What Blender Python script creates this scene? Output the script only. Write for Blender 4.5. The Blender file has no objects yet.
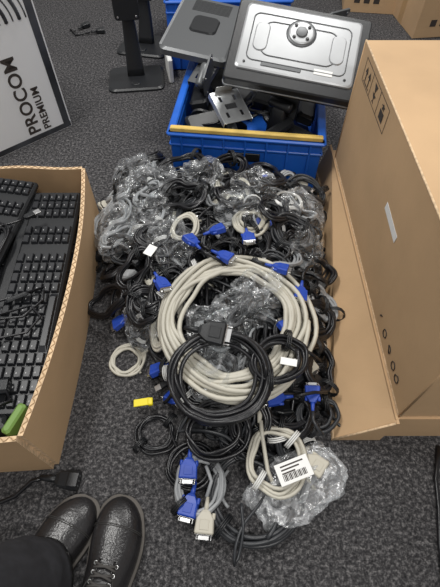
import bpy, math, random
from mathutils import Vector, Matrix, noise
R = random.Random(11)
sc = bpy.context.scene
try:
    sc.view_settings.view_transform = 'Standard'
except Exception:
    pass
pi = math.pi

# ------------------------------------------------------------------ materials
def mat(name, col, rough=.5, metal=0., var=0., scale=20., bump=0., bscale=200., spec=.5, col2=None):
    m = bpy.data.materials.new(name); m.use_nodes = True
    nt = m.node_tree; b = nt.nodes['Principled BSDF']
    b.inputs['Base Color'].default_value = (*col, 1)
    b.inputs['Roughness'].default_value = rough
    b.inputs['Metallic'].default_value = metal
    b.inputs['Specular IOR Level'].default_value = spec
    tc = nt.nodes.new('ShaderNodeTexCoord')
    if var or col2:
        n = nt.nodes.new('ShaderNodeTexNoise'); n.inputs['Scale'].default_value = scale
        n.inputs['Detail'].default_value = 4
        r = nt.nodes.new('ShaderNodeValToRGB')
        c2 = col2 if col2 else tuple(max(0, c*(1-var)) for c in col)
        c1 = col if col2 else tuple(min(1, c*(1+var)) for c in col)
        r.color_ramp.elements[0].position = .35; r.color_ramp.elements[1].position = .65
        r.color_ramp.elements[0].color = (*c2, 1); r.color_ramp.elements[1].color = (*c1, 1)
        nt.links.new(tc.outputs['Object'], n.inputs['Vector'])
        nt.links.new(n.outputs['Fac'], r.inputs['Fac'])
        nt.links.new(r.outputs['Color'], b.inputs['Base Color'])
    if bump:
        n2 = nt.nodes.new('ShaderNodeTexNoise'); n2.inputs['Scale'].default_value = bscale
        n2.inputs['Detail'].default_value = 3
        bp = nt.nodes.new('ShaderNodeBump'); bp.inputs['Strength'].default_value = bump
        bp.inputs['Distance'].default_value = .003
        nt.links.new(tc.outputs['Object'], n2.inputs['Vector'])
        nt.links.new(n2.outputs['Fac'], bp.inputs['Height'])
        nt.links.new(bp.outputs['Normal'], b.inputs['Normal'])
    return m

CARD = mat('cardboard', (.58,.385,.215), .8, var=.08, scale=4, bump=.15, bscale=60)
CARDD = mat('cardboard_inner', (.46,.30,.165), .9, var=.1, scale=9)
CARDE = mat('cardboard_edge', (.70,.51,.32), .9, var=.2, scale=120)
TAPE = mat('packing_tape', (.50,.32,.16), .3)
INK = mat('printed_ink', (.05,.04,.035), .8)
PAPER = mat('label_paper', (.86,.86,.84), .6)
BLACK = mat('black_cable', (.010,.010,.012), .33, var=.3, scale=8)
BLACK2 = mat('black_plastic', (.013,.014,.016), .38, bump=.1, bscale=600)
DGRAY = mat('charcoal_cable', (.030,.032,.036), .38, var=.2, scale=10)
GRAY = mat('grey_cable', (.33,.34,.35), .45, var=.1, scale=10)
BEIGE = mat('beige_cable', (.52,.495,.42), .45, var=.10, scale=10)
BEIGED = mat('beige_plug', (.52,.49,.41), .5)
WHITE = mat('white_cable', (.72,.72,.70), .45)
BLUE = mat('blue_plug', (.020,.065,.40), .38)
YEL = mat('yellow_tag', (.88,.72,.02), .5)
METAL = mat('plug_metal', (.7,.7,.7), .3, metal=1)
STEEL = mat('galvanised_steel', (.6,.62,.63), .36, metal=.8, var=.15, scale=15)
SILV = mat('silver_plastic', (.40,.41,.42), .36, var=.12, scale=5, metal=.35)
DSILV = mat('dark_silver_plastic', (.12,.125,.13), .38, metal=.3)
CRATE = mat('blue_crate_plastic', (.015,.12,.56), .38, var=.12, scale=8)
YWOOD = mat('yellow_strip', (.66,.46,.12), .6, var=.15, scale=20)
GREEN = mat('green_plastic', (.16,.28,.06), .5)
TEAL = mat('teal_plastic', (.03,.18,.35), .4)
KEYB = mat('keyboard_body', (.012,.013,.015), .4)
KEYC = mat('keyboard_keys', (.016,.017,.02), .35)
KEYL = mat('keyboard_legend', (.4,.4,.4), .6)
LEATH = mat('shoe_leather', (.017,.016,.017), .27, var=.3, scale=14, bump=.25, bscale=220)
SOLE = mat('shoe_sole', (.03,.028,.027), .7)
WELT = mat('shoe_welt', (.10,.09,.08), .7)
LACE = mat('shoe_lace', (.06,.056,.053), .8)
CLOTH = mat('trouser_cloth', (.020,.020,.024), .9, var=.2, scale=60, bump=.4, bscale=700)
WBOX = mat('white_printed_card', (.92,.93,.94), .4, var=.03, scale=4)
GBOX = mat('grey_printed_card', (.05,.053,.06), .4, var=.5, scale=9)

def carpet():
    m = bpy.data.materials.new('carpet'); m.use_nodes = True
    nt = m.node_tree; b = nt.nodes['Principled BSDF']; b.inputs['Roughness'].default_value = .95
    b.inputs['Specular IOR Level'].default_value = .1
    tc = nt.nodes.new('ShaderNodeTexCoord')
    n = nt.nodes.new('ShaderNodeTexNoise'); n.inputs['Scale'].default_value = 120; n.inputs['Detail'].default_value = 6
    n.inputs['Roughness'].default_value = .85
    r = nt.nodes.new('ShaderNodeValToRGB'); e = r.color_ramp.elements
    e[0].position = .38; e[0].color = (.015,.0148,.016,1)
    e[1].position = .63; e[1].color = (.23,.222,.222,1)
    e2 = e.new(.51); e2.color = (.062,.0605,.063,1)
    n3 = nt.nodes.new('ShaderNodeTexNoise'); n3.inputs['Scale'].default_value = 2.5; n3.inputs['Detail'].default_value = 3
    mp = nt.nodes.new('ShaderNodeMapRange'); mp.inputs[3].default_value = .8; mp.inputs[4].default_value = 1.2
    mx = nt.nodes.new('ShaderNodeVectorMath'); mx.operation = 'SCALE'
    bp = nt.nodes.new('ShaderNodeBump'); bp.inputs['Strength'].default_value = .8; bp.inputs['Distance'].default_value = .004
    L = nt.links.new
    L(tc.outputs['Object'], n.inputs['Vector']); L(tc.outputs['Object'], n3.inputs['Vector'])
    L(n.outputs['Fac'], r.inputs['Fac']); L(n3.outputs['Fac'], mp.inputs[0])
    L(r.outputs['Color'], mx.inputs[0]); L(mp.outputs[0], mx.inputs['Scale'])
    L(mx.outputs[0], b.inputs['Base Color']); L(n.outputs['Fac'], bp.inputs['Height']); L(bp.outputs[0], b.inputs['Normal'])
    return m

def plastic(name, lo, hi, face, sc_=22):
    m = bpy.data.materials.new(name); m.use_nodes = True
    nt = m.node_tree; nt.nodes.remove(nt.nodes['Principled BSDF'])
    out = nt.nodes['Material Output']
    tr = nt.nodes.new('ShaderNodeBsdfTransparent'); tr.inputs[0].default_value = (.97,.98,.985,1)
    gl = nt.nodes.new('ShaderNodeBsdfPrincipled'); gl.inputs['Base Color'].default_value = (.70,.71,.73,1)
    gl.inputs['Roughness'].default_value = .16; gl.inputs['Specular IOR Level'].default_value = .9
    lw = nt.nodes.new('ShaderNodeLayerWeight'); lw.inputs['Blend'].default_value = .3
    tc = nt.nodes.new('ShaderNodeTexCoord')
    n = nt.nodes.new('ShaderNodeTexNoise'); n.inputs['Scale'].default_value = sc_; n.inputs['Detail'].default_value = 4
    n.inputs['Distortion'].default_value = 2.
    mr = nt.nodes.new('ShaderNodeMapRange'); mr.inputs[1].default_value = .50; mr.inputs[2].default_value = .72
    mr.inputs[3].default_value = lo; mr.inputs[4].default_value = hi
    ad = nt.nodes.new('ShaderNodeMath'); ad.operation = 'MAXIMUM'
    ml = nt.nodes.new('ShaderNodeMath'); ml.operation = 'MULTIPLY'; ml.inputs[1].default_value = face
    mix = nt.nodes.new('ShaderNodeMixShader')
    glo = nt.nodes.new('ShaderNodeBsdfGlossy'); glo.inputs['Roughness'].default_value = .14
    mix2 = nt.nodes.new('ShaderNodeMixShader'); mix2.inputs[0].default_value = .06
    bp = nt.nodes.new('ShaderNodeBump'); bp.inputs['Strength'].default_value = .9; bp.inputs['Distance'].default_value = .008
    L = nt.links.new
    L(tc.outputs['Object'], n.inputs['Vector']); L(n.outputs['Fac'], mr.inputs[0])
    L(lw.outputs['Facing'], ml.inputs[0]); L(mr.outputs[0], ad.inputs[0]); L(ml.outputs[0], ad.inputs[1])
    L(n.outputs['Fac'], bp.inputs['Height']); L(bp.outputs[0], gl.inputs['Normal']); L(bp.outputs[0], glo.inputs['Normal'])
    L(ad.outputs[0], mix.inputs[0]); L(tr.outputs[0], mix.inputs[1]); L(gl.outputs[0], mix.inputs[2])
    L(mix.outputs[0], mix2.inputs[1]); L(glo.outputs[0], mix2.inputs[2])
    L(mix2.outputs[0], out.inputs['Surface'])
    return m
CARPET = carpet(); POLY = plastic('clear_polythene',.02,.42,.24); POLYW = plastic('cloudy_polythene',.16,.8,.5)

# ------------------------------------------------------------------ mesh builder
class MB:
    def __init__(s): s.v=[]; s.f=[]; s.m=[]; s.s=[]; s.mats=[]
    def mi(s, mt):
        if mt not in s.mats: s.mats.append(mt)
        return s.mats.index(mt)
    def add(s, vs, fs, mt, smooth=False, M=None):
        o=len(s.v); k=s.mi(mt)
        for p in vs:
            p=Vector(p)
            if M is not None: p=M@p
            s.v.append((p.x,p.y,p.z))
        for f in fs:
            s.f.append(tuple(i+o for i in f)); s.m.append(k); s.s.append(smooth)
    def loft(s, rings, mt, smooth=True, M=None, caps=True, closed=False):
        n=len(rings[0]); vs=[p for r in rings for p in r]; fs=[]
        K=len(rings)
        for a in range(K if closed else K-1):
            b=(a+1)%K
            for i in range(n):
                j=(i+1)%n
                fs.append((a*n+i,a*n+j,b*n+j,b*n+i))
        if caps and not closed:
            fs.append(tuple(range(n-1,-1,-1))); fs.append(tuple((K-1)*n+i for i in range(n)))
        s.add(vs,fs,mt,smooth,M)
    def tube(s, pts, r, mt, n=6, closed=False):
        pts=[Vector(p) for p in pts]; K=len(pts); rings=[]
        prev=None
        for i,p in enumerate(pts):
            if closed: t=pts[(i+1)%K]-pts[(i-1)%K]
            else: t=pts[min(i+1,K-1)]-pts[max(i-1,0)]
            if t.length<1e-9: t=Vector((1,0,0))
            t.normalize()
            if prev is None:
                ref=Vector((0,0,1)) if abs(t.z)<.9 else Vector((1,0,0))
                prev=t.cross(ref)
            nn=prev-t*prev.dot(t)
            if nn.length<1e-6: nn=t.orthogonal()
            nn.normalize(); prev=nn; bb=t.cross(nn)
            rr=r[i] if isinstance(r,(list,tuple)) else r
            rings.append([p+nn*(rr*math.cos(2*pi*k/n))+bb*(rr*math.sin(2*pi*k/n)) for k in range(n)])
        s.loft(rings,mt,True,None,True,closed)
    def cbox(s, size, mt, M=None, c=.002, top=1.):
        x,y,z=[q/2 for q in size]; c=min(c,x*.8,y*.8,z*.8)
        def ring(zz,ins,k=1.):
            a=(x-ins)*k; b=(y-ins)*k; d=c
            return [(a,-b+d,zz),(a,b-d,zz),(a-d,b,zz),(-a+d,b,zz),(-a,b-d,zz),(-a,-b+d,zz),(-a+d,-b,zz),(a-d,-b,zz)]
        s.loft([ring(-z,c),ring(-z+c,0),ring(z-c,0,top),ring(z,c,top)],mt,False,M)
    def cyl(s, r1, r2, h, mt, M=None, n=18):
        ring=lambda r,z:[(r*math.cos(2*pi*k/n),r*math.sin(2*pi*k/n),z) for k in range(n)]
        s.loft([ring(r1*.85,0),ring(r1,h*.08),ring(r2,h*.92),ring(r2*.85,h)],mt,True,M)
    def hexa(s, b4, t4, mt):
        s.add(list(b4)+list(t4),[(3,2,1,0),(4,5,6,7),(0,1,5,4),(1,2,6,5),(2,3,7,6),(3,0,4,7)],mt)
    def obj(s, name, parent=None):
        me=bpy.data.meshes.new(name); me.from_pydata(s.v,[],s.f)
        for m in s.mats: me.materials.append(m)
        me.polygons.foreach_set('material_index',s.m); me.polygons.foreach_set('use_smooth',s.s)
        me.update()
        o=bpy.data.objects.new(name,me); sc.collection.objects.link(o)
        if parent: o.parent=parent
        return o

def T(x,y,z): return Matrix.Translation((x,y,z))
def RZ(a): return Matrix.Rotation(a,4,'Z')
def RX(a): return Matrix.Rotation(a,4,'X')
def RY(a): return Matrix.Rotation(a,4,'Y')
def frame(o,x,y):
    x=Vector(x).normalized(); y=Vector(y); y=(y-x*y.dot(x)).normalized(); z=x.cross(y)
    M=Matrix((x,y,z)).transposed().to_4x4(); M.translation=Vector(o); return M
def lerp(tab,x):
    if x<=tab[0][0]: return tab[0][1]
    for (a,b),(c,d) in zip(tab,tab[1:]):
        if x<=c: return b+(d-b)*(x-a)/(c-a)
    return tab[-1][1]

# ------------------------------------------------------------------ floor
g=MB(); g.add([(-3,-1.5,0),(3,-1.5,0),(3,4.5,0),(-3,4.5,0)],[(0,1,2,3)],CARPET); g.obj('floor')

# ------------------------------------------------------------------ pile height field
LT=[(.05,0.0),(.16,-.07),(.3,-.10),(.42,-.14),(.52,-.19),(.6,-.30),(.7,-.34),(.98,-.365),(1.1,-.34),(1.2,-.28)]
RT=[(.05,.11),(.16,.17),(.3,.22),(.5,.26),(.7,.29),(1.0,.315),(1.2,.32)]
HT=[(.05,.010),(.2,.02),(.33,.045),(.45,.085),(.6,.115),(.8,.14),(1.0,.145),(1.1,.12),(1.16,.04)]
def hf(x,y):
    yo=y-(.08 if x<-.16 else 0)*min(1,max(0,(-x-.16)/.04))
    if y<.03 or yo>1.17: return 0.
    a=lerp(LT,y); b=lerp(RT,y); t=(x-a)/(b-a)
    if t<=0 or t>=1: return 0.
    p=max(0,1-abs(2*t-1)**2.6)**.6
    return lerp(HT,yo)*p*(1+.2*noise.noise(Vector((x*9,y*9,0))))

# ------------------------------------------------------------------ plugs / coils
def dirM(p,d,up=(0,0,1)):
    d=Vector(d).normalized(); u=Vector(up)
    if abs(d.dot(u))>.95: u=Vector((1,0,0))
    y=u.cross(d).normalized()
    return frame(p,d,y)
def rect(x,w,h,c=.25):
    w/=2;h/=2;d=min(w,h)*c
    return [(x,w,-h+d),(x,w,h-d),(x,w-d,h),(x,-w+d,h),(x,-w,h-d),(x,-w,-h+d),(x,-w+d,-h),(x,w-d,-h)]
def vga(mb,p,d,hood,roll=0.,k=1.2,screw=None):
    M=dirM(p,d)@RX(roll)@Matrix.Scale(k,4)
    mb.tube([M@Vector((-.022,0,0)),M@Vector((-.01,0,0)),M@Vector((.002,0,0))],[.003*k,.0042*k,.0052*k],hood,8)
    mb.loft([rect(0,.012,.010),rect(.004,.018,.013),rect(.014,.031,.015),rect(.036,.034,.016),rect(.038,.031,.013)],hood,False,M)
    for zz in (.0082,-.0082):
        mb.cbox((.016,.016,.0012),hood,M@T(.024,0,zz),.0005)
    mb.cbox((.0015,.0315,.0125),METAL,M@T(.0392,0,0),.0005)
    mb.loft([[(.040,.0085,-.0035),(.040,.0095,.0035),(.040,-.0095,.0035),(.040,-.0085,-.0035)],
             [(.0465,.0085,-.0035),(.0465,.0095,.0035),(.0465,-.0095,.0035),(.0465,-.0085,-.0035)]],METAL,False,M)
    for yy in (.0128,-.0128):
        mb.cyl(.0033,.0033,.010,screw or hood,M@T(.004,yy*1.12,0)@RY(pi/2),10)
        mb.cyl(.0012,.0012,.008,METAL,M@T(.039,yy,0)@RY(pi/2),8)
def iec(mb,p,d,mt=None,k=1.15):
    mt=mt or BLACK2
    M=dirM(p,d)@Matrix.Scale(k,4)
    mb.tube([M@Vector((-.025,0,0)),M@Vector((-.012,0,0)),M@Vector((.002,0,0))],[.0035*k,.0048*k,.006*k],mt,8)
    mb.loft([rect(0,.014,.012),rect(.006,.022,.016),rect(.018,.024,.017),rect(.020,.027,.019,.45),rect(.034,.027,.019,.45)],mt,False,M)
    for q in (-.007,0,.007): mb.cbox((.001,.0022,.006),DSILV,M@T(.0343,q,0),.0002)
def usb(mb,p,d,k=1.2):
    M=dirM(p,d)@Matrix.Scale(k,4)
    mb.loft([rect(-.004,.006,.006),rect(0,.012,.008),rect(.018,.014,.008)],BLACK2,False,M)
    mb.cbox((.014,.012,.0045),METAL,M@T(.025,0,0),.0005)

def coil(mb,x,y,r,turns=5,tr=.004,mt=BLACK,asp=.8,yaw=0.,z=None,lift=.01,tilt=0.,tdir=0.,jit=.06,pinch=0.,seg=36,drape=1.,ends=(),tie=None,tails=True,rnd=None,spread=1.,bead=False):
    q=rnd or R
    b=tr*math.sqrt(turns)*1.15
    no=int(turns)+2
    ro=[q.uniform(-1,1)*spread for _ in range(no)]; zo=[q.uniform(-1,1) for _ in range(no)]
    ox=q.uniform(0,50); N=int(turns*seg); pts=[]
    ca,sa=math.cos(yaw),math.sin(yaw); hc=hf(x,y)
    def at(k):
        th=2*pi*k; i=int(k); f=k-i; f=f*f*(3-2*f); i=min(i,no-2)
        orr=ro[i]*(1-f)+ro[i+1]*f; oz=zo[i]*(1-f)+zo[i+1]*f
        rr=r*(1+jit*noise.noise(Vector((math.cos(th)*1.3+ox,math.sin(th)*1.3,k*.35))))+orr*b
        lx=rr*math.cos(th); ly=rr*asp*math.sin(th)
        ly*=1-pinch*math.exp(-(lx/(.4*r))**2)
        wx=x+lx*ca-ly*sa; wy=y+lx*sa+ly*ca
        base=(hc+(hf(wx,wy)-hc)*drape) if z is None else z
        zz=base+lift+b*.7*(1+oz)+tilt*(lx*math.cos(tdir)+ly*math.sin(tdir))+.004*noise.noise(Vector((wx*25,wy*25,ox)))
        return Vector((wx,wy,max(zz,tr*1.05)))
    for i in range(N+1): pts.append(at(i/seg))
    for e in (0,1):
        if not tails: break
        p=pts[0] if e==0 else pts[-1]; p2=pts[1] if e==0 else pts[-2]
        d=(p-p2).normalized(); out=(p-Vector((x,y,p.z)))
        out=out.normalized() if out.length>1e-6 else d
        kind=ends[e] if e<len(ends) else None
        ln=q.uniform(.03,.06); tl=[]
        for j in range(1,7):
            f=j/6; dd=(d*(1-f*.4)+out*(f*.5)).normalized()
            pp=(tl[-1] if tl else p)+dd*ln/6
            fl=max(hf(pp.x,pp.y)*.9 if z is None else z,0)+tr*1.5
            pp.z=pp.z*.8+max(fl,tr)*.2; pp.z=max(pp.z,tr); tl.append(pp)
        dd=(tl[-1]-tl[-2]).normalized()
        if e==0: pts=list(reversed(tl))+pts
        else: pts=pts+tl
        if bead and e==1:
            c0=tl[2]; mb.tube([c0-dd*.016,c0-dd*.013,c0+dd*.013,c0+dd*.016],[.006,.0095,.0095,.006],BLACK2,10)
        if kind:
            pe=tl[-1]+dd*.012; pe=Vector((pe.x,pe.y,max(pe.z,.011)))
            if kind=='iec': iec(mb,pe,dd,mt if mt in (GRAY,BEIGE,WHITE) else BLACK2)
            elif kind=='usb': usb(mb,pe,dd)
            else: vga(mb,pe,dd,kind,q.uniform(-.5,.5),1.05)
    mb.tube(pts,tr,mt,6)
    if tie is not None:
        for kk in (.12,.62):
            c=at(kk+1); c2=at(kk+1.03); t=(c2-c).normalized(); n1=t.cross(Vector((0,0,1))).normalized(); n2=t.cross(n1)
            thm=2*pi*kk
            lx=r*math.cos(thm); ly=r*asp*math.sin(thm)*(1-pinch*math.exp(-(r*math.cos(thm)/(.4*r))**2))
            cc=Vector((x+lx*ca-ly*sa,y+lx*sa+ly*ca,c.z))
            for w in (-.004,0,.004):
                mb.tube([cc+t*w+n1*(b*1.9*math.cos(a*pi/6))+n2*(b*1.6*math.sin(a*pi/6)) for a in range(12)],.0018,tie,5,True)

# ---- bulk of the pile : one object
g=MB()
nx,ny=46,84; vs=[];fs=[]
for j in range(ny+1):
    yy=.30+(1.14-.30)*j/ny
    a=lerp(LT,yy)+.04;b=lerp(RT,yy)-.03
    for i in range(nx+1):
        xx=a+(b-a)*i/nx
        edge=min(1,min(i,nx-i)/5,min(j,ny-j)/5)
        hh=hf(xx,yy)-.035+.008*noise.noise(Vector((xx*60,yy*60,3)))
        vs.append((xx,yy,max(.001,hh*edge)))
for j in range(ny):
    for i in range(nx):
        k=j*(nx+1)+i; fs.append((k,k+1,k+nx+2,k+nx+1))
g.add(vs,fs,BLACK,True)
mats=[BLACK]*12+[DGRAY]*4+[GRAY]*2+[BEIGE]*1
cnt=0
while cnt<165:
    yy=R.uniform(.24,1.08); a=lerp(LT,yy); b=lerp(RT,yy); r=R.uniform(.036,.070)
    if yy<.38: r*=.8
    xx=R.uniform(a+r*.75,b-r*.8)
    mt=R.choice(mats); cnt+=1
    coil(g,xx,yy,r,R.choice([3,4,5,6]),R.uniform(.0030,.0050),mt,R.uniform(.4,.9),R.uniform(0,pi),lift=R.uniform(-.025,.02),
         tilt=R.uniform(0,.6),tdir=R.uniform(0,6.28),pinch=R.choice([0,0,.3,.55]),seg=28,drape=.8,jit=.14,bead=R.random()<.3,
         ends=(R.choice([None,'iec','usb',BLACK2,'iec']),R.choice([None,'iec','usb',BLUE if (R.random()<.5 and xx>-.15) else None])),tie=R.choice([None,BLACK2,None,WHITE,BLACK2]))
for s in range(30):
    yy=R.uniform(.25,1.05); a=lerp(LT,yy); b=lerp(RT,yy); xx=R.uniform(a+.03,b-.03); ang=R.uniform(0,6.28); pts=[]
    tr=R.uniform(.003,.0046); mt=R.choice(mats); bend=R.uniform(-.5,.5)
    for k in range(40):
        ang+=bend*.25+noise.noise(Vector((k*.2,s*3.1,0)))*.5
        nx_=xx+.011*math.cos(ang); ny_=yy+.011*math.sin(ang)
        if hf(nx_,ny_)<.004 or ny_>1.10: ang+=2.2; continue
        xx,yy=nx_,ny_
        pts.append((xx,yy,hf(xx,yy)+.022+.014*noise.noise(Vector((k*.15,s*7,1)))))
    if len(pts)>6: g.tube(pts,tr,mt,6)
g.obj('cable_pile')

# ---- individually recognisable cables lying on the pile
def cable(name,*a,**k):
    ex=k.pop('extra',None); m=MB(); coil(m,*a,**k)
    if ex: ex(m)
    return m.obj(name)
def on(x,y,dz=.02): return Vector((x,y,hf(x,y)+dz))

# big beige coil
cable('beige_cable_coil',.034,.512,.152,turns=12,tr=.0060,mt=BEIGE,asp=1.02,lift=.045,jit=.14,seg=56,drape=.5,tails=True,ends=(BEIGED,None),rnd=random.Random(3),spread=1.35)
# big black coil in front of it
def ex(m): vga(m,Vector((-.045,.46,.205)),(.9,-.2,.0),BLACK2,.3,1.5,BLACK2)
cable('black_cable_coil',-.002,.368,.092,turns=8,tr=.005,mt=BLACK,asp=.92,lift=.115,jit=.07,seg=50,drape=.25,ends=(None,None),tilt=.10,tdir=pi/2,tie=None,extra=ex,rnd=random.Random(5))
cable('black_cable_coil',.125,.405,.055,turns=6,tr=.0045,mt=BLACK,asp=.75,yaw=.5,lift=.095,jit=.12,drape=.4,ends=('iec',None),tie=BLACK2,rnd=random.Random(55),bead=True)
cable('beige_cable_coil',-.24,.485,.038,turns=5,tr=.0036,mt=BEIGE,asp=1,z=0.,lift=.002,jit=.15,ends=(None,'iec'),rnd=random.Random(8))
cable('white_cable_coil',-.095,.79,.042,turns=5,tr=.0036,mt=BEIGE,asp=.75,yaw=1.3,lift=.035,ends=(None,None),rnd=random.Random(9))
cable('white_cable_coil',.20,.93,.04,turns=4,tr=.0033,mt=WHITE,asp=.7,yaw=.3,lift=.03,ends=('usb',None),rnd=random.Random(19))
def ex(m):
    m.cbox((.04,.018,.003),YEL,T(-.185,.365,.03)@RZ(.1)@RY(-.15),.001)
    m.cbox((.012,.018,.012),YEL,T(-.165,.366,.03)@RZ(.1),.002)
    m.tube([(-.165,.367,.03),(-.13,.375,.028),(-.10,.37,.025),(-.085,.345,.02)],.003,BLACK,6)
cable('power_cable_coil',-.150,.300,.044,turns=6,tr=.0034,mt=BLACK,asp=.95,z=0.,lift=.003,jit=.12,ends=('iec',None),tie=BLACK2,extra=ex,rnd=random.Random(4))
# bottom coils
cable('black_cable_coil',.072,.165,.090,turns=7,tr=.0046,mt=DGRAY,asp=.95,z=0.,lift=.012,jit=.08,seg=48,tie=BLACK2,rnd=random.Random(14))
cable('black_cable_coil',-.01,.285,.062,turns=6,tr=.0044,mt=BLACK,asp=.85,lift=.03,jit=.12,ends=('iec',None),rnd=random.Random(15))
cable('black_cable_coil',.15,.315,.058,turns=6,tr=.0045,mt=BLACK,asp=.8,yaw=.4,lift=.03,jit=.1,rnd=random.Random(16))
cable('black_cable_coil',.065,.30,.05,turns=5,tr=.0044,mt=BLACK,asp=.8,yaw=1.4,lift=.035,jit=.14,tilt=.3,rnd=random.Random(26))
def ex(m):
    vga(m,Vector((.088,.325,.095)),(.10,.9,.12),BEIGED,.2,1.35)
    m.tube([(.088,.30,.093),(.090,.27,.085),(.095,.24,.07),(.10,.205,.06),(.115,.17,.05)],.0045,BEIGE,8)
    vga(m,Vector((.185,.235,.05)),(.75,-.6,0),BEIGED,.1,1.2)
cable('beige_vga_cable',.118,.225,.052,turns=5,tr=.0044,mt=BEIGE,asp=1.15,lift=.045,jit=.16,drape=.4,extra=ex,tie=WHITE,rnd=random.Random(17))
def ex(m):
    vga(m,Vector((-.066,.235,.04)),(-.05,-1,0.1),BLUE,0,1.15)
    vga(m,Vector((-.058,.165,.03)),(-.25,-1,.0),BLUE,.2,1.15)
    vga(m,Vector((-.028,.135,.03)),(-.1,-1,0),BEIGED,.1,1.15)
    m.tube([(-.028,.16,.03),(-.018,.19,.035),(-.03,.22,.04)],.004,GRAY,8)
cable('vga_cable',-.045,.185,.050,turns=7,tr=.0040,mt=GRAY,asp=1.15,z=0.,lift=.014,jit=.15,extra=ex,tie=BLACK2,rnd=random.Random(18))
cable('vga_cable',-.062,.225,.048,turns=5,tr=.0036,mt=BLACK,asp=.9,z=0.,lift=.014,jit=.15,rnd=random.Random(20))
# blue plugged vga cables scattered on pile
spec=[(-.005,.690,.050,.3,(.8,-.45,0),BLACK),(.070,.755,.055,1.,(.1,-1,.2),BLACK),(.13,.655,.05,2,(.9,-.3,0),DGRAY),(.165,.485,.055,.5,(-.5,.8,.1),BLACK),
      (-.150,.62,.055,1.2,(.5,-.8,0),BLACK),(.14,.345,.05,.3,(-.9,-.1,0),BLACK),(.205,.34,.045,.4,(.1,.9,0),DGRAY),(-.025,.755,.05,1.7,(.8,.3,.1),DGRAY),
      (-.06,.71,.045,.8,(-.5,.6,0),BLACK),(.20,.61,.05,.9,(-.2,-.9,0),BLACK)]
for i,(x,y,r,yw,d,mt) in enumerate(spec):
    def ex(m,x=x,y=y,d=d,r=r):
        dv=Vector(d).normalized(); p=on(x,y,.07)
        vga(m,p,dv,BLUE,.5*math.sin(x*90),1.0)
        e=p-dv*.02
        m.tube([e,e-dv*.02+Vector((0,0,.003)),e-dv*.04+Vector((.01,.006,-.004)),e-dv*.055+Vector((.025,.01,-.02))],.0038,mt,8)
    cable('vga_cable',x+.02,y+(.03 if i in (0,2,3) else -.01),r,turns=6,tr=.0038,mt=mt,asp=.7,yaw=yw,lift=.025,jit=.14,extra=ex,tie=BLACK2,rnd=random.Random(30+i),bead=i%2==0)
# larger dark coils at the sides and top
spec=[(-.30,.63,.055,BLACK,'iec'),(-.22,.68,.052,BLACK,None),(-.19,.58,.045,BLACK,'usb'),(.255,.72,.058,BLACK,None),(.23,.55,.06,BLACK,'iec'),(.24,.44,.055,BLACK,None),
      (-.24,1.16,.06,BLACK,'iec'),(-.12,1.05,.065,BLACK,'iec'),(.03,1.04,.055,BLACK,'iec'),(.14,1.02,.07,BLACK,'iec'),(.27,1.02,.055,DGRAY,None),(-.32,.9,.05,GRAY,None),(.15,.87,.06,BLACK,'usb'),(-.31,.99,.05,GRAY,None),
      (.20,.80,.05,DGRAY,None),(.04,.92,.055,BLACK,None),(.27,.62,.05,GRAY,None),(-.10,.90,.06,BLACK,'iec'),(-.17,.78,.05,BLACK,'iec'),(.24,.86,.055,BLACK,None)]
for i,(x,y,r,mt,e) in enumerate(spec):
    cable('power_cable_coil',x,y,r,turns=6+i%3,tr=.0042,mt=mt,asp=.62+.07*(i%4),yaw=i*.9,lift=.035,jit=.14,tilt=.3,tdir=i,ends=(e,None),tie=BLACK2 if i%3 else None,drape=.6,rnd=random.Random(60+i),pinch=.3*(i%2),bead=i%4==1)

# ---- polythene bags
def bag(x,y,sx,sy,sz,yaw=0.,z=None,seed=0,label=None,contents=None,mt=None):
    import bmesh
    bm=bmesh.new(); bmesh.ops.create_icosphere(bm,subdivisions=5,radius=1)
    o=Vector((seed*7.3,seed*3.1,seed)); zb=hf(x,y) if z is None else z
    ca,sa=math.cos(yaw),math.sin(yaw)
    for v in bm.verts:
        p=v.co.copy()
        q=Vector([math.copysign(abs(c)**.72,c) for c in p])
        n1=noise.noise(p*1.6+o); n2=1-abs(noise.noise(p*2.2+o))*2; n3=1-abs(noise.noise(p*5+o))*2
        k=1+.34*n1+.20*n2+.05*n3
        lx=q.x*sx*k; ly=q.y*sy*k; lz=q.z*sz*(1+.5*n1+.6*n2+.16*n3)
        wx=x+lx*ca-ly*sa; wy=y+lx*sa+ly*ca
        base=hf(wx,wy) if z is None else z
        v.co=Vector((wx,wy,max(zb*.5+base*.5+lz+sz*.9+(.012 if z is None else 0), base+.006+.004*n3 if z is None else .002)))
    me=bpy.data.meshes.new('plastic_bag'); bm.to_mesh(me); bm.free(); me.materials.append(mt or POLY)
    ob=bpy.data.objects.new('plastic_bag',me); sc.collection.objects.link(ob)
    if contents:
        m=MB(); coil(m,x,y,min(sx,sy)*.9,5,.0044,contents,asp=.55,yaw=yaw+.5,z=zb,lift=.018,seg=30,tails=False,rnd=random.Random(seed),jit=.2,pinch=.4); m.obj('bagged_cable',ob)
    if label:
        m=MB(); lx,ly,lz,w,h,yw,tx,ty=label
        M=T(lx,ly,lz)@RZ(yw)@RX(tx)@RY(ty)
        m.cbox((w,h,.0008),PAPER,M,.0003)
        for i in range(16):
            m.cbox((w*.018*(1+i%3*.6),h*.3,.0003),INK,M@T(-w*.36+w*.046*i,-h*.2,.0006),.0001)
        for j in range(3): m.cbox((w*(.7-.15*j),h*.07,.0003),INK,M@T(-w*.08*j,h*(.32-.16*j),.0006),.0001)
        m.obj('label',ob)
    return ob
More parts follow.
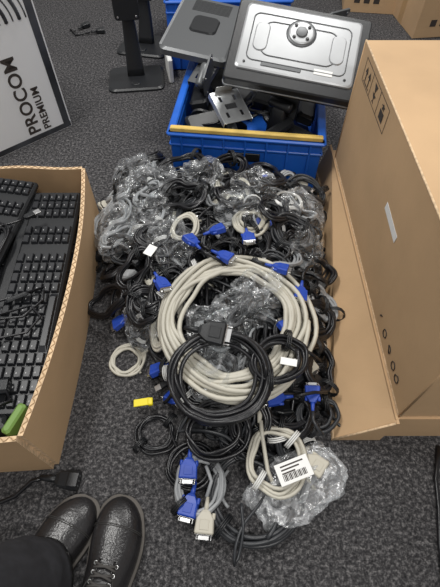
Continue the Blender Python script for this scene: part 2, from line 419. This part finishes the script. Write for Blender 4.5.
bags=[(-.21,.96,.070,.055,.032,.4,GRAY),(-.29,.83,.055,.075,.032,.2,GRAY),(-.05,.99,.050,.055,.03,.9,BLACK),
      (.24,.90,.060,.05,.03,2.4,GRAY),(.10,.60,.055,.05,.028,.5,BLACK),(-.02,.50,.055,.05,.030,1.9,GRAY),
      (.045,.545,.065,.042,.03,.5,DGRAY),(-.20,.55,.035,.045,.022,.3,BLACK),(-.01,.39,.05,.045,.035,.8,GRAY),(-.13,.74,.045,.06,.028,.4,DGRAY),(.10,.95,.055,.05,.028,.7,BLACK),
      (-.19,.85,.055,.045,.028,1.,GRAY),(.05,.86,.05,.045,.026,.3,DGRAY),(-.27,1.06,.05,.05,.03,.1,BLACK),(.24,.78,.05,.04,.026,1.1,BLACK)]
for i,(x,y,sx,sy,sz,yw,ct) in enumerate(bags): bag(x,y,sx,sy,sz,yw,None,i+1,None,ct)
bag(.170,.188,.092,.056,.022,.45,.0,31,(.15,.20,.090,.072,.042,.35,.1,0.),GRAY,POLYW)
m=MB(); m.cbox((.04,.022,.001),PAPER,T(-.175,.70,.19)@RZ(1.2)@RX(.2)@RY(.2),.0003); m.tube([(-.175,.71,.19),(-.18,.74,.165),(-.19,.76,.15)],.001,WHITE,5); m.obj('paper_tag')
m=MB(); m.cbox((.035,.016,.001),PAPER,T(.145,.395,.185)@RZ(-.2)@RX(.1),.0003); m.tube([(.155,.40,.185),(.17,.42,.15),(.18,.44,.115)],.001,WHITE,5); m.obj('paper_tag')

# loose IEC plug on carpet near keyboard carton
m=MB(); iec(m,Vector((-.355,.198,.014)),(1,-.08,0),None,1.45)
m.tube([(-.385,.200,.014),(-.41,.195,.008),(-.44,.165,.005),(-.50,.14,.005),(-.65,.12,.005)],.0045,BLACK,8); m.obj('power_cable')

# ------------------------------------------------------------------ open carton with keyboards
def wall(mb,p,q,z0,z1,bow=0.,th=.006,wave=True,lean=0.):
    p=Vector(p);q=Vector(q); d=(q-p); L=d.length; d.normalize(); nrm=Vector((d.y,-d.x,0)); N=24
    rows=[]
    for side in (0,1):
        for zz in (z0,(z0+z1)*.5,z1):
            row=[]
            for i in range(N+1):
                f=i/N; off=bow*math.sin(pi*f)*((zz-z0)/(z1-z0)*.6+.4)+lean*(zz-z0)+(th if side else 0)
                pt=p+d*(L*f)+nrm*off; row.append((pt.x,pt.y,zz-(.004*math.sin(f*9) if zz==z1 else 0)))
            rows.append(row)
    vs=[v for r in rows for v in r]; fs_in=[];fs_out=[];n=N+1
    for i in range(N):
        for a in (0,1): fs_in.append((a*n+i,a*n+i+1,(a+1)*n+i+1,(a+1)*n+i))
        for a in (3,4): fs_out.append((a*n+i,(a+1)*n+i,(a+1)*n+i+1,a*n+i+1))
    fe=[(2*n+i,2*n+i+1,5*n+i+1,5*n+i) for i in range(N)]+[(0,3*n,4*n,n),(n,4*n,5*n,2*n),(N,N+n,N+4*n,N+3*n),(N+n,N+2*n,N+5*n,N+4*n)]
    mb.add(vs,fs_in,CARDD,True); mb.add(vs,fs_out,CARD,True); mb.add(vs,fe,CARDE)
    if wave:
        K=int(L/.0045); pts=[]
        for i in range(K):
            f=i/K; s=f*N; a=min(int(s),N-1); t=s-a
            A=Vector(rows[2][a]).lerp(Vector(rows[2][a+1]),t); B=Vector(rows[5][a]).lerp(Vector(rows[5][a+1]),t)
            pts.append(A.lerp(B,.5+.4*math.sin(i*pi/2+.4))+Vector((0,0,.001)))
        mb.tube(pts,.0009,CARDD,4)
g=MB()
FR=(-.395,.985,0); NR=(-.372,.232,0); FL=(-.80,.965,0); NL=(-.78,.212,0)
zr=.215
wall(g,FR,NR,0,zr,bow=-.034,th=-.010); wall(g,NR,NL,0,zr,bow=-.004,th=-.010); wall(g,NL,FL,0,zr,th=-.010); wall(g,FL,FR,0,zr,bow=-.006,th=-.010)
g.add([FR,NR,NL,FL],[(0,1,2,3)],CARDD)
kb=g.obj('cardboard_box')
def keyboard(M,L,W,cols):
    mb=MB(); mb.cbox((W,L,.020),KEYB,M,.005)
    mb.cbox((W*.14,L*.97,.004),BLACK2,M@T(-W*.42,0,.0115),.001)
    px=W*.80/6; py=L*.96/cols
    for r_ in range(6):
        c_=0
        while c_<cols:
            x=-W*.31+px*(r_+.15)+ (0.003 if r_ else 0)
            skip=(c_ in (int(cols*.66),int(cols*.82)))
            w=1
            if r_==5 and c_==4: w=5
            if not skip:
                y=-L*.48+py*(c_+w/2)
                mb.cbox((px-.0022,py*w-.0025,.009),KEYC,M@T(x,y,.0135),.0015,top=.86)
                if w==1 and r_>0: mb.cbox((.0022,.0035,.0003),KEYL,M@T(x-px*.12,y-py*.1,.0182),.0001)
            c_+=w
    return mb
k=keyboard(T(-.452,.605,.168)@RZ(.050)@RY(.04),.65,.145,20); k.obj('keyboard')
k=keyboard(T(-.61,.60,.150)@RZ(.05),.68,.15,20); k.obj('keyboard')
k=keyboard(T(-.452,.605,.125)@RZ(.03),.65,.145,20); k.obj('keyboard')
k=keyboard(T(-.605,.74,.200)@RZ(-.08)@RY(.10),.42,.15,15)
coil(k,-.555,.68,.07,4,.003,BLACK,asp=.35,yaw=1.4,z=.215,lift=.002,tails=True,ends=('usb',None),rnd=random.Random(2)); k.obj('keyboard')
m=MB(); m.tube([(-.57,.55,.215),(-.52,.53,.202),(-.46,.56,.196),(-.41,.58,.198),(-.405,.545,.196),(-.44,.50,.196),(-.50,.49,.200),(-.57,.46,.205)],.003,BLACK,8)
m.tube([(-.57,.52,.208),(-.50,.50,.2),(-.43,.53,.196),(-.40,.50,.196),(-.42,.46,.196),(-.49,.44,.198),(-.56,.47,.204)],.003,BLACK,8)
m.cbox((.05,.012,.009),BLACK2,T(-.465,.55,.2)@RZ(.5),.003); m.obj('usb_cable')
m=MB()
m.cbox((.018,.06,.14),GREEN,T(-.392,.268,.138)@RZ(-.35),.004); m.cbox((.05,.03,.12),BLACK2,T(-.44,.266,.13)@RZ(.1),.006); m.obj('green_cartridge_box')
m=MB(); m.cbox((.05,.05,.15),TEAL,T(-.50,.258,.115)@RZ(-.2),.006); m.cbox((.03,.052,.05),PAPER,T(-.50,.258,.16)@RZ(-.2),.001); m.obj('ink_carton')
m=MB(); m.tube([(-.55,.30,.195),(-.48,.28,.205),(-.43,.29,.21),(-.405,.30,.208),(-.42,.32,.205),(-.46,.31,.21),(-.53,.32,.205)],.004,BLACK,8); iec(m,Vector((-.46,.33,.2)),(1,.1,0)); m.obj('power_cable')

# ------------------------------------------------------------------ big cartons on the right
g=MB()
x0,y0,x1,y1=.377,.30,.95,1.16
g.hexa([(x0,y0,.12),(x1,y0,.12),(x1,y1,.12),(x0,y1,.12)],[(x0,y0,.48),(x1,y0,.48),(x1,y1,.48),(x0,y1,.48)],CARD)
g.cbox((.004,y1-y0+.002,.0012),CARDD,T((x0+x1)/2,(y0+y1)/2,.4806),.0003)
g.cbox((.06,y1-y0+.004,.001),TAPE,T((x0+x1)/2,(y0+y1)/2,.4812),.0003)
g.tube([(x0,y0,.48),(x0,y1,.48)],.0025,CARDE,6); g.tube([(x0,y1,.12),(x0,y1,.48)],.0025,CARD,6); g.tube([(x0,y0,.12),(x0,y0,.48)],.0025,CARD,6)
g.tube([(x0,y0,.12),(x0,y1,.12)],.0022,CARDE,6)
F=lambda y,z: frame((x0-.0009,y,z),(0,-1,0),(0,0,1))
g.cbox((.10,.020,.0008),PAPER,F(.665,.325)@RZ(-.08),.0002)
for j in range(2): g.cbox((.08-.02*j,.003,.0004),INK,F(.665,.329-.008*j)@RZ(-.08)@T(0,0,-.0006),.0001)
def strip(y,z,w,h): g.cbox((w,h,.0005),INK,F(y,z),.0001)
for (ya,za,w,h) in [(.99,.462,.24,.0015),(.99,.405,.24,.0015),(1.11,.4335,.0015,.057),(.87,.4335,.0015,.057),(1.03,.4335,.0015,.057),(.95,.4335,.0015,.057)]: strip(ya,za,w,h)
def tri(yc,zc,a,b): g.add([(x0-.0012,yc-a,zc),(x0-.0012,yc+a,zc),(x0-.0012,yc,zc+b)],[(0,1,2)],INK)
for yc in (1.085,1.055): strip(yc,.425,.004,.02); tri(yc,.434,.011,.016)
strip(1.07,.411,.05,.003)
tri(.99,.432,.014,-.012); strip(.99,.425,.003,.022); strip(.99,.413,.014,.002); tri(.99,.455,.013,-.02)
strip(.91,.425,.03,.022); strip(.91,.448,.022,.003); tri(.91,.440,.008,.014)
for i,yc in enumerate((.52,.48,.44,.40,.37)):
    rr=.010
    pts=[(x0-.0012,yc+rr*math.cos(a*pi/4+.4*i),.155+rr*math.sin(a*pi/4+.4*i)) for a in range(8 if i%2 else 3+i)]
    g.tube(pts,.0013,INK,4,True)
g.obj('cardboard_box')
g=MB()
g.hexa([(.37,.295,0),(.95,.295,0),(.95,1.2,0),(.37,1.2,0)],[(.37,.295,.118),(.95,.295,.118),(.95,1.2,.118),(.37,1.2,.118)],CARD)
g.hexa([(.258,.285,0),(.266,.285,0),(.357,1.25,0),(.349,1.25,0)],[(.371,.285,.116),(.376,.285,.118),(.376,1.23,.118),(.370,1.23,.116)],CARD)
g.add([(.262,.2855,0),(.37,.2855,0),(.37,.2855,.116)],[(0,1,2)],CARD)
g.tube([(.262,.287,.003),(.353,1.25,.003)],.0028,CARDE,6)
g.tube([(.262,.286,.003),(.368,.286,.117)],.0025,CARDE,6)
g.obj('cardboard_box')
def carton(x,y,w,d,h,yaw):
    m=MB(); M=T(x,y,h/2)@RZ(yaw); m.cbox((w,d,h),CARD,M,.002); m.cbox((w*1.002,.05,h*1.003),TAPE,M,.001)
    m.cbox((.004,d*1.001,.002),CARDD,M@T(0,0,h/2),.0005)
    for i in range(3): m.cbox((.03,.001,.03),INK,M@T(-w*.3+i*.05,-d/2-.0005,-h*.2),.0003)
    m.obj('cardboard_box')
carton(1.14,2.45,.42,.36,.22,.12); carton(.84,2.68,.32,.3,.2,-.15)
m=MB(); m.tube([(.50,.27,.006),(.489,.24,.006),(.473,.20,.006),(.462,.14,.006),(.446,.08,.006),(.432,0,.006),(.42,-.2,.006)],.005,BLACK,8); m.obj('power_cable')

# ------------------------------------------------------------------ blue crate with contents
CM=T(.118,1.475,0)@RZ(-.12)
def crate(CM,W,D,H):
    g=MB()
    g.cbox((W,D,.008),CRATE,CM@T(0,0,.006),.002)
    for (x,y,w,d) in [(0,-D/2,W,.006),(0,D/2,W,.006),(-W/2,0,.006,D),(W/2,0,.006,D)]:
        g.cbox((w,d,H-.01),CRATE,CM@T(x,y,H/2),.001)
        g.cbox((w+.02 if w>d else .026,d+.02 if d>w else .026,.012),CRATE,CM@T(x,y,H-.006),.004)
        g.cbox((w+.01 if w>d else .016,d+.01 if d>w else .016,.008),CRATE,CM@T(x,y,H-.045),.002)
        n=7
        for i in range(n):
            f=(i+.5)/n-.5
            if w>d: g.cbox((.006,.014,H-.02),CRATE,CM@T(f*W,y*1.01,H/2),.001)
            else: g.cbox((.014,.006,H-.02),CRATE,CM@T(x*1.01,f*D,H/2),.001)
    return g
g=crate(CM,.475,.64,.20); g.cbox((.10,.004,.028),BLACK2,CM@T(0,-.328,.13),.002)
g.obj('storage_crate')
g=crate(T(.03,2.20,0)@RZ(.02),.5,.5,.28); g.obj('storage_crate')
m=MB(); m.cbox((.475,.018,.014),YWOOD,CM@T(0,-.318,.209),.002); m.obj('wooden_strip')
def rrect(w,h,r,z,n=5):
    pts=[]
    for cx,cy,a0 in ((w/2-r,h/2-r,0),(-w/2+r,h/2-r,pi/2),(-w/2+r,-h/2+r,pi),(w/2-r,-h/2+r,3*pi/2)):
        for i in range(n+1):
            a=a0+pi/2*i/n; pts.append((cx+r*math.cos(a),cy+r*math.sin(a),z))
    return pts
def stand(M,mt,mt2,name='monitor_stand',H=.22,W=.2,D=.17):
    m=MB()
    m.loft([rrect(W,D,.03,0),rrect(W,D,.03,.008),rrect(W*.93,D*.93,.03,.014)],mt,False,M)
    rings=[]
    for i in range(9):
        f=i/8; w=.075-.03*f; d=.03-.006*f
        rings.append([(a,b+.02+.03*math.sin(f*1.8),.012+H*f) for a,b,_ in rrect(w,d,.009,0,3)])
    m.loft(rings,mt,True,M)
    m.cyl(.016,.016,.08,mt2,M@T(-.04,.05,H+.012)@RY(pi/2),16)
    m.loft([rrect(.10,.10,.012,0),rrect(.10,.10,.012,.006)],mt2,False,M@T(0,.032,H+.02)@RX(pi/2))
    for a in (-.037,.037):
        for b in (-.037,.037): m.cyl(.004,.004,.003,METAL,M@T(a,.025,H+.02+b)@RX(pi/2),8)
    m.cyl(.022,.02,.004,mt2,M@T(0,-.05,.013),18)
    return m.obj(name)
stand(CM@T(-.12,-.16,.10)@RX(-1.2)@RZ(.4),BLACK2,BLACK2)
stand(CM@T(.10,-.20,.07)@RZ(2.6)@RX(.3),BLACK2,BLACK2,H=.15)
stand(CM@T(-.12,.02,.06)@RX(.5)@RZ(1.4),BLACK2,DSILV,H=.2)
stand(CM@T(.12,.05,.05)@RY(.4)@RZ(.3),BLACK2,DSILV,H=.18)
stand(CM@T(-.02,.18,.05)@RX(-.3)@RZ(-.5),BLACK2,BLACK2,H=.2)
m=MB()
for (x,y,z,a,b,w,d,h) in [(-.14,-.22,.17,.5,.3,.13,.07,.035),(.15,-.24,.15,-.6,.4,.14,.08,.04),(.0,-.26,.13,.1,-.3,.16,.06,.04),(-.05,-.10,.18,1.2,.2,.15,.06,.04),(.08,-.12,.2,-.4,.2,.14,.07,.04),(.19,-.1,.17,1.5,.3,.14,.06,.04),(-.18,-.06,.17,1.6,-.2,.14,.06,.04),(.1,-.26,.19,.9,.5,.13,.035,.03),(-.06,-.24,.2,1.9,-.3,.14,.03,.03)]:
    m.cbox((w,d,h),BLACK2,CM@T(x,y,z)@RZ(a)@RX(b),.008)
m.obj('power_adapter_pile')
m=MB()
for i in range(9):
    coil(m,*( (CM@Vector((R.uniform(-.15,.15),R.uniform(-.22,.1),0)))[:2]),R.uniform(.04,.055),3,.0035,BLACK,asp=.7,yaw=R.uniform(0,3),z=.16,lift=.015,tilt=.3,tdir=R.uniform(0,6),tails=False)
m.obj('power_cable_coil')
def bracket(M,w,h,nx,ny,mt=STEEL):
    m=MB(); vs=[];fs=[]
    for j in range(ny+1):
        for i in range(nx+1): vs.append((w*(i/nx-.5),h*(j/ny-.5),0))
    for j in range(ny):
        for i in range(nx):
            if (i in (2,nx-3) and j in (2,3,ny-3,ny-4)) or (abs(i-nx/2+.5)<1.6 and abs(j-ny/2+.5)<1.2): continue
            k=j*(nx+1)+i; fs.append((k,k+1,k+nx+2,k+nx+1))
    m.add(vs,fs,mt,False,M)
    for sx in (-1,1): m.cbox((.002,h,.018),mt,M@T(sx*w/2,0,-.008),.0005)
    m.cbox((w*.6,.002,.02),mt,M@T(0,h/2,.01),.0005)
    o=m.obj('mounting_bracket'); md=o.modifiers.new('s','SOLIDIFY'); md.thickness=.002; return o
bracket(T(.035,1.25,.245)@RZ(.45)@RX(.35)@RY(.1),.10,.12,10,12)
bracket(CM@T(-.17,-.02,.24)@RZ(-.3)@RX(.2),.07,.13,8,12,DSILV)
# monitor lying back-up on crate
m=MB()
M=frame((.006,1.24,.340),(.43,-.085,-.040),(.12,.21,.10)); w,h=.405,.280
O=M@T(w/2,h/2,0)
m.loft([rrect(w-.01,h-.01,.010,-.040),rrect(w,h,.010,-.034),rrect(w,h,.010,0),rrect(w-.008,h-.008,.008,.004)],BLACK2,False,O)
m.loft([rrect(w+.003,h+.003,.011,-.026),rrect(w+.003,h+.003,.011,-.022)],SILV,False,O)
m.loft([rrect(w-.05,h-.055,.012,.002),rrect(w-.055,h-.06,.012,.008),rrect(w-.065,h-.07,.012,.010)],SILV,False,O@T(0,.010,0))
for (a,b,r) in ((w-.11,h-.12,.02),(w-.18,h-.165,.03)):
    m.tube([O@Vector((p[0],p[1]+.010,.0105)) for p in rrect(a,b,r,0,6)],.0018,DSILV,5,True)
m.cyl(.046,.044,.004,DSILV,O@T(0,.045,.009),30); m.cyl(.040,.038,.005,SILV,O@T(0,.045,.011),30)
m.cyl(.018,.017,.006,DSILV,O@T(0,.045,.014),24)
for k_ in range(4):
    a=k_*pi/2+pi/4; m.cyl(.005,.005,.004,BLACK2,O@T(.028*math.cos(a),.045+.028*math.sin(a),.015),10)
for sx in (-1,1):
    m.loft([rrect(.045,.10,.02,.009),rrect(.038,.093,.018,.013)],SILV,False,O@T(sx*.115,.012,0))
    m.cyl(.004,.004,.002,BLACK2,O@T(sx*.150,-.08,.010),10)
m.cbox((.055,.018,.001),PAPER,O@T(.085,-.070,.0108),.0003)
m.cbox((.12,.012,.003),DSILV,O@T(-.04,-.078,.0105),.001)
m.obj('computer_monitor')
# second silver panel behind left
m=MB(); O=T(-.055,1.66,.30)@RZ(-.25)@RX(.12)@RY(.1)
m.loft([rrect(.24,.34,.02,-.02),rrect(.24,.34,.02,0),rrect(.22,.32,.02,.006)],DSILV,False,O)
m.loft([rrect(.10,.10,.02,.005),rrect(.09,.09,.02,.012)],BLACK2,False,O)
m.cbox((.01,.30,.012),SILV,O@T(-.118,0,0),.003)
for i in range(10): m.cbox((.14,.004,.002),BLACK2,O@T(0,.08+i*.007,.006),.0005)
m.obj('computer_monitor')
stand(T(.40,1.86,.06)@RZ(.5)@RX(.5),BLACK2,DSILV,H=.2)

# monitor stands on the carpet, top left
stand(T(-.37,1.86,0)@RZ(.12),BLACK2,BLACK2,H=.26,W=.24,D=.20)
stand(T(-.36,2.16,0)@RZ(-.2),BLACK2,BLACK2,H=.22,W=.24,D=.20)
m=MB(); m.cbox((.02,.14,.10),PAPER,T(-.225,1.90,.05)@RZ(.2),.004); m.obj('paper_carton')
m=MB(); iec(m,Vector((-.70,2.35,.012)),(.6,.8,0)); iec(m,Vector((-.62,2.30,.012)),(.9,.3,0)); m.tube([(-.73,2.31,.01),(-.76,2.33,.006),(-.72,2.27,.006),(-.65,2.29,.01)],.004,BLACK,6); m.obj('power_cable')

# ------------------------------------------------------------------ white printed carton top left
C=Vector((-.59,1.52,0)); u=Vector((.74,.67,0)).normalized()
Lw=.44; P0=C-u*Lw; back=Vector((-u.y,u.x,0))*.22; Hh=.62
g=MB()
b4=[P0,C,C+back,P0+back]; t4=[p+Vector((0,0,Hh)) for p in b4]
g.hexa(b4,t4,WBOX)
FM=frame(P0+u*(Lw/2)+Vector((0,0,Hh/2)),u,(0,0,1))
g.cbox((.026,Hh*.96,.001),GBOX,FM@T(Lw/2-.018,0,.0008),.0003)
g.cbox((Lw*.99,.02,.001),GBOX,FM@T(0,-Hh/2+.012,.0009),.0003)
for i in range(7):
    r0=.07+.022*i
    g.tube([FM@Vector((-.02+r0*math.cos(a*.09),.09+.9*r0*math.sin(a*.09),.001)) for a in range(0,24)],.006 if i%2 else .0025,GBOX if i%2 else DSILV,5)
pb=g.obj('printed_cardboard_box')
def text(s,M,size,mt,parent):
    c=bpy.data.curves.new('t','FONT'); c.body=s; c.size=size; c.extrude=.0006; c.offset=size*.018; c.space_character=1.05
    o=bpy.data.objects.new('tmp',c); sc.collection.objects.link(o); bpy.context.view_layer.update()
    me=bpy.data.meshes.new_from_object(o.evaluated_get(bpy.context.evaluated_depsgraph_get()))
    bpy.data.objects.remove(o); me.transform(M); me.materials.clear(); me.materials.append(mt)
    o=bpy.data.objects.new('printed_text',me); sc.collection.objects.link(o); o.parent=parent
text('PROCOM',FM@T(.095,-Hh/2+.03,.0015)@RZ(pi/2),.064,INK,pb)
text('PREMIUM',FM@T(.138,-Hh/2+.03,.0015)@RZ(pi/2),.038,INK,pb)

# ------------------------------------------------------------------ person (lower legs + shoes)
person=bpy.data.objects.new('person',None); sc.collection.objects.link(person)
WT=[(0,.018),(.02,.027),(.06,.033),(.14,.037),(.28,.036),(.42,.038),(.55,.044),(.68,.050),(.78,.0505),(.86,.046),(.92,.038),(.965,.027),(.99,.015),(1,.005)]
TT=[(0,.078),(.1,.092),(.25,.10),(.36,.098),(.46,.085),(.58,.070),(.70,.060),(.80,.055),(.88,.050),(.94,.044),(.98,.036),(1,.028)]
def shoe(M,name,left):
    m=MB(); L=.295; sgn=1 if left else -1
    cx=lambda s: sgn*(.006*math.sin(pi*s)-.010*max(0,s-.6)*2)*-1
    ss=[0,.01,.03,.06,.1,.16,.22,.28,.34,.4,.46,.52,.58,.64,.7,.76,.82,.87,.91,.945,.97,.987,.997]
    rings=[]
    for s in ss:
        w=lerp(WT,s); hgt=lerp(TT,s); y=s*L; ring=[]
        for i in range(21):
            a=pi*i/20; c=math.cos(a); q=math.sin(a)
            crease=.0012*math.sin(s*140)*(1 if .56<s<.74 else 0)*q
            ring.append((cx(s)+w*math.copysign(abs(c)**.8,c),y,.018+(hgt-.018)*abs(q)**.72+crease))
        ring.append((cx(s),y,.016)); rings.append(ring)
    m.loft(rings,LEATH,True,M)
    def outline(off,z):
        pts=[]
        for s in ss: pts.append((cx(s)+lerp(WT,s)+off,s*L+(off if s>.9 else -off if s<.05 else 0),z))
        for s in reversed(ss): pts.append((cx(s)-lerp(WT,s)-off,s*L+(off if s>.9 else -off if s<.05 else 0),z))
        return pts
    m.loft([outline(.002,.0),outline(.0035,.003),outline(.0035,.016)],SOLE,False,M)
    m.loft([outline(.0045,.015),outline(.0045,.021),outline(.001,.023)],WELT,False,M)
    def surf(s,a,o=.0012):
        w=lerp(WT,s)+o; hgt=lerp(TT,s)+o; c=math.cos(a); q=math.sin(a)
        return M@Vector((cx(s)+w*math.copysign(abs(c)**.8,c),s*L,.018+(hgt-.018)*abs(q)**.72))
    for s0 in (.775,.785): m.tube([surf(s0+.03*math.sin(pi*i/20),pi*i/20,.0004) for i in range(1,20)],.0009,SOLE,5)
    for sd in (-1,1):
        m.tube([surf(.60-.22*f,pi/2+sd*(.28+.9*f*f),.0006) for f in [i/12 for i in range(13)]],.0011,SOLE,5)
        m.tube([surf(.61-.30*f,pi/2+sd*(.22+.12*f),.0012) for f in [i/12 for i in range(13)]],.0022,LEATH,6)
        for i in range(5):
            p=surf(.585-.05*i,pi/2+sd*.36,.001); m.tube([p+Vector((.003*math.cos(a*pi/4),.003*math.sin(a*pi/4),.001)) for a in range(8)],.0009,METAL,5,True)
    for i in range(5):
        for sd in (-1,1):
            m.tube([surf(.585-.05*i,pi/2+sd*.36,.003),surf(.58-.05*i,pi/2+sd*.15,.005),surf(.57-.05*i,pi/2-sd*.12,.005),surf(.56-.05*i,pi/2-sd*.36,.003)],.0023,LACE,6)
    for sd in (-1,1):
        lp=[surf(.385,pi/2,.008)]
        for k_ in range(1,9):
            f=k_/8; lp.append(surf(.385+.07*math.sin(pi*f)*.8,pi/2+sd*.75*math.sin(pi*f*.9),.007+.004*math.sin(pi*f)))
        m.tube(lp,.0021,LACE,6)
        m.tube([surf(.385+.05*f,pi/2+sd*(.2+.9*f),.006*(1-f)+.003) for f in [i/6 for i in range(7)]],.002,LACE,6)
    m.obj(name,person)
a1,a2=-math.radians(22),-math.radians(11)
def shoeM(toe,a,L=.295):
    d=Vector((-math.sin(a),math.cos(a),0)); h=Vector(toe)-d*L; return T(h.x,h.y,0)@RZ(a)
shoe(shoeM((-.283,.162,0),a1),'left_shoe',True)
shoe(shoeM((-.193,.160,0),a2),'right_shoe',False)
def leg(pts,name,seed):
    m=MB(); rings=[]; N=40; K=30
    for i in range(K+1):
        f=i/K*(len(pts)-1); a=min(int(f),len(pts)-2); t=f-a
        p=Vector(pts[a][:3]).lerp(Vector(pts[a+1][:3]),t); r=pts[a][3]*(1-t)+pts[a+1][3]*t
        ring=[]
        for k_ in range(N):
            an=2*pi*k_/N
            w=1+.07*noise.noise(Vector((math.cos(an)*1.5,math.sin(an)*1.5,i*.22+seed)))+.03*math.sin(i*1.3+2*an+seed)*math.exp(-i/9)
            ring.append((p.x+r*w*math.cos(an),p.y+r*1.08*w*math.sin(an),p.z))
        rings.append(ring)
    inner=[[(x+(pts[0][0]-x)*.12,y+(pts[0][1]-y)*.12,z+.004) for x,y,z in rings[0]]]
    m.loft(inner+rings,CLOTH,True,None,True); m.obj(name,person)
leg([(-.350,.000,.062,.082),(-.360,-.010,.14,.076),(-.39,-.06,.30,.074),(-.40,-.12,.50,.077),(-.40,-.22,.70,.09)],'left_trouser_leg',1.)
leg([(-.245,-.11,.062,.070),(-.25,-.12,.14,.066),(-.255,-.15,.30,.070),(-.26,-.19,.50,.075),(-.26,-.27,.70,.09)],'right_trouser_leg',5.)

# ------------------------------------------------------------------ light and camera
w=bpy.data.worlds.new('World'); sc.world=w; w.use_nodes=True
w.node_tree.nodes['Background'].inputs[0].default_value=(1,.99,.98,1); w.node_tree.nodes['Background'].inputs[1].default_value=.31
def area(x,y,z,sx,sy,P,col=(1,.985,.955)):
    l=bpy.data.lights.new('ceiling_or_fill_light','AREA'); l.shape='RECTANGLE'; l.size=sx; l.size_y=sy; l.energy=P; l.color=col
    o=bpy.data.objects.new('ceiling_or_fill_light',l); o.location=(x,y,z); sc.collection.objects.link(o)
area(-.9,1.3,2.6,.2,.9,38); area(.6,2.4,2.6,.9,.2,34); area(.5,-.6,2.5,.9,.2,30)  # last one is an added fill lamp, brightening the white printed carton's face
cd=bpy.data.cameras.new('camera'); cam=bpy.data.objects.new('camera',cd); sc.collection.objects.link(cam)
cam.location=(0,0,1.0); cam.rotation_euler=(math.radians(35),0,0)
cd.sensor_fit='VERTICAL'; cd.sensor_height=36; cd.lens=26.0; cd.clip_start=.02
sc.camera=cam
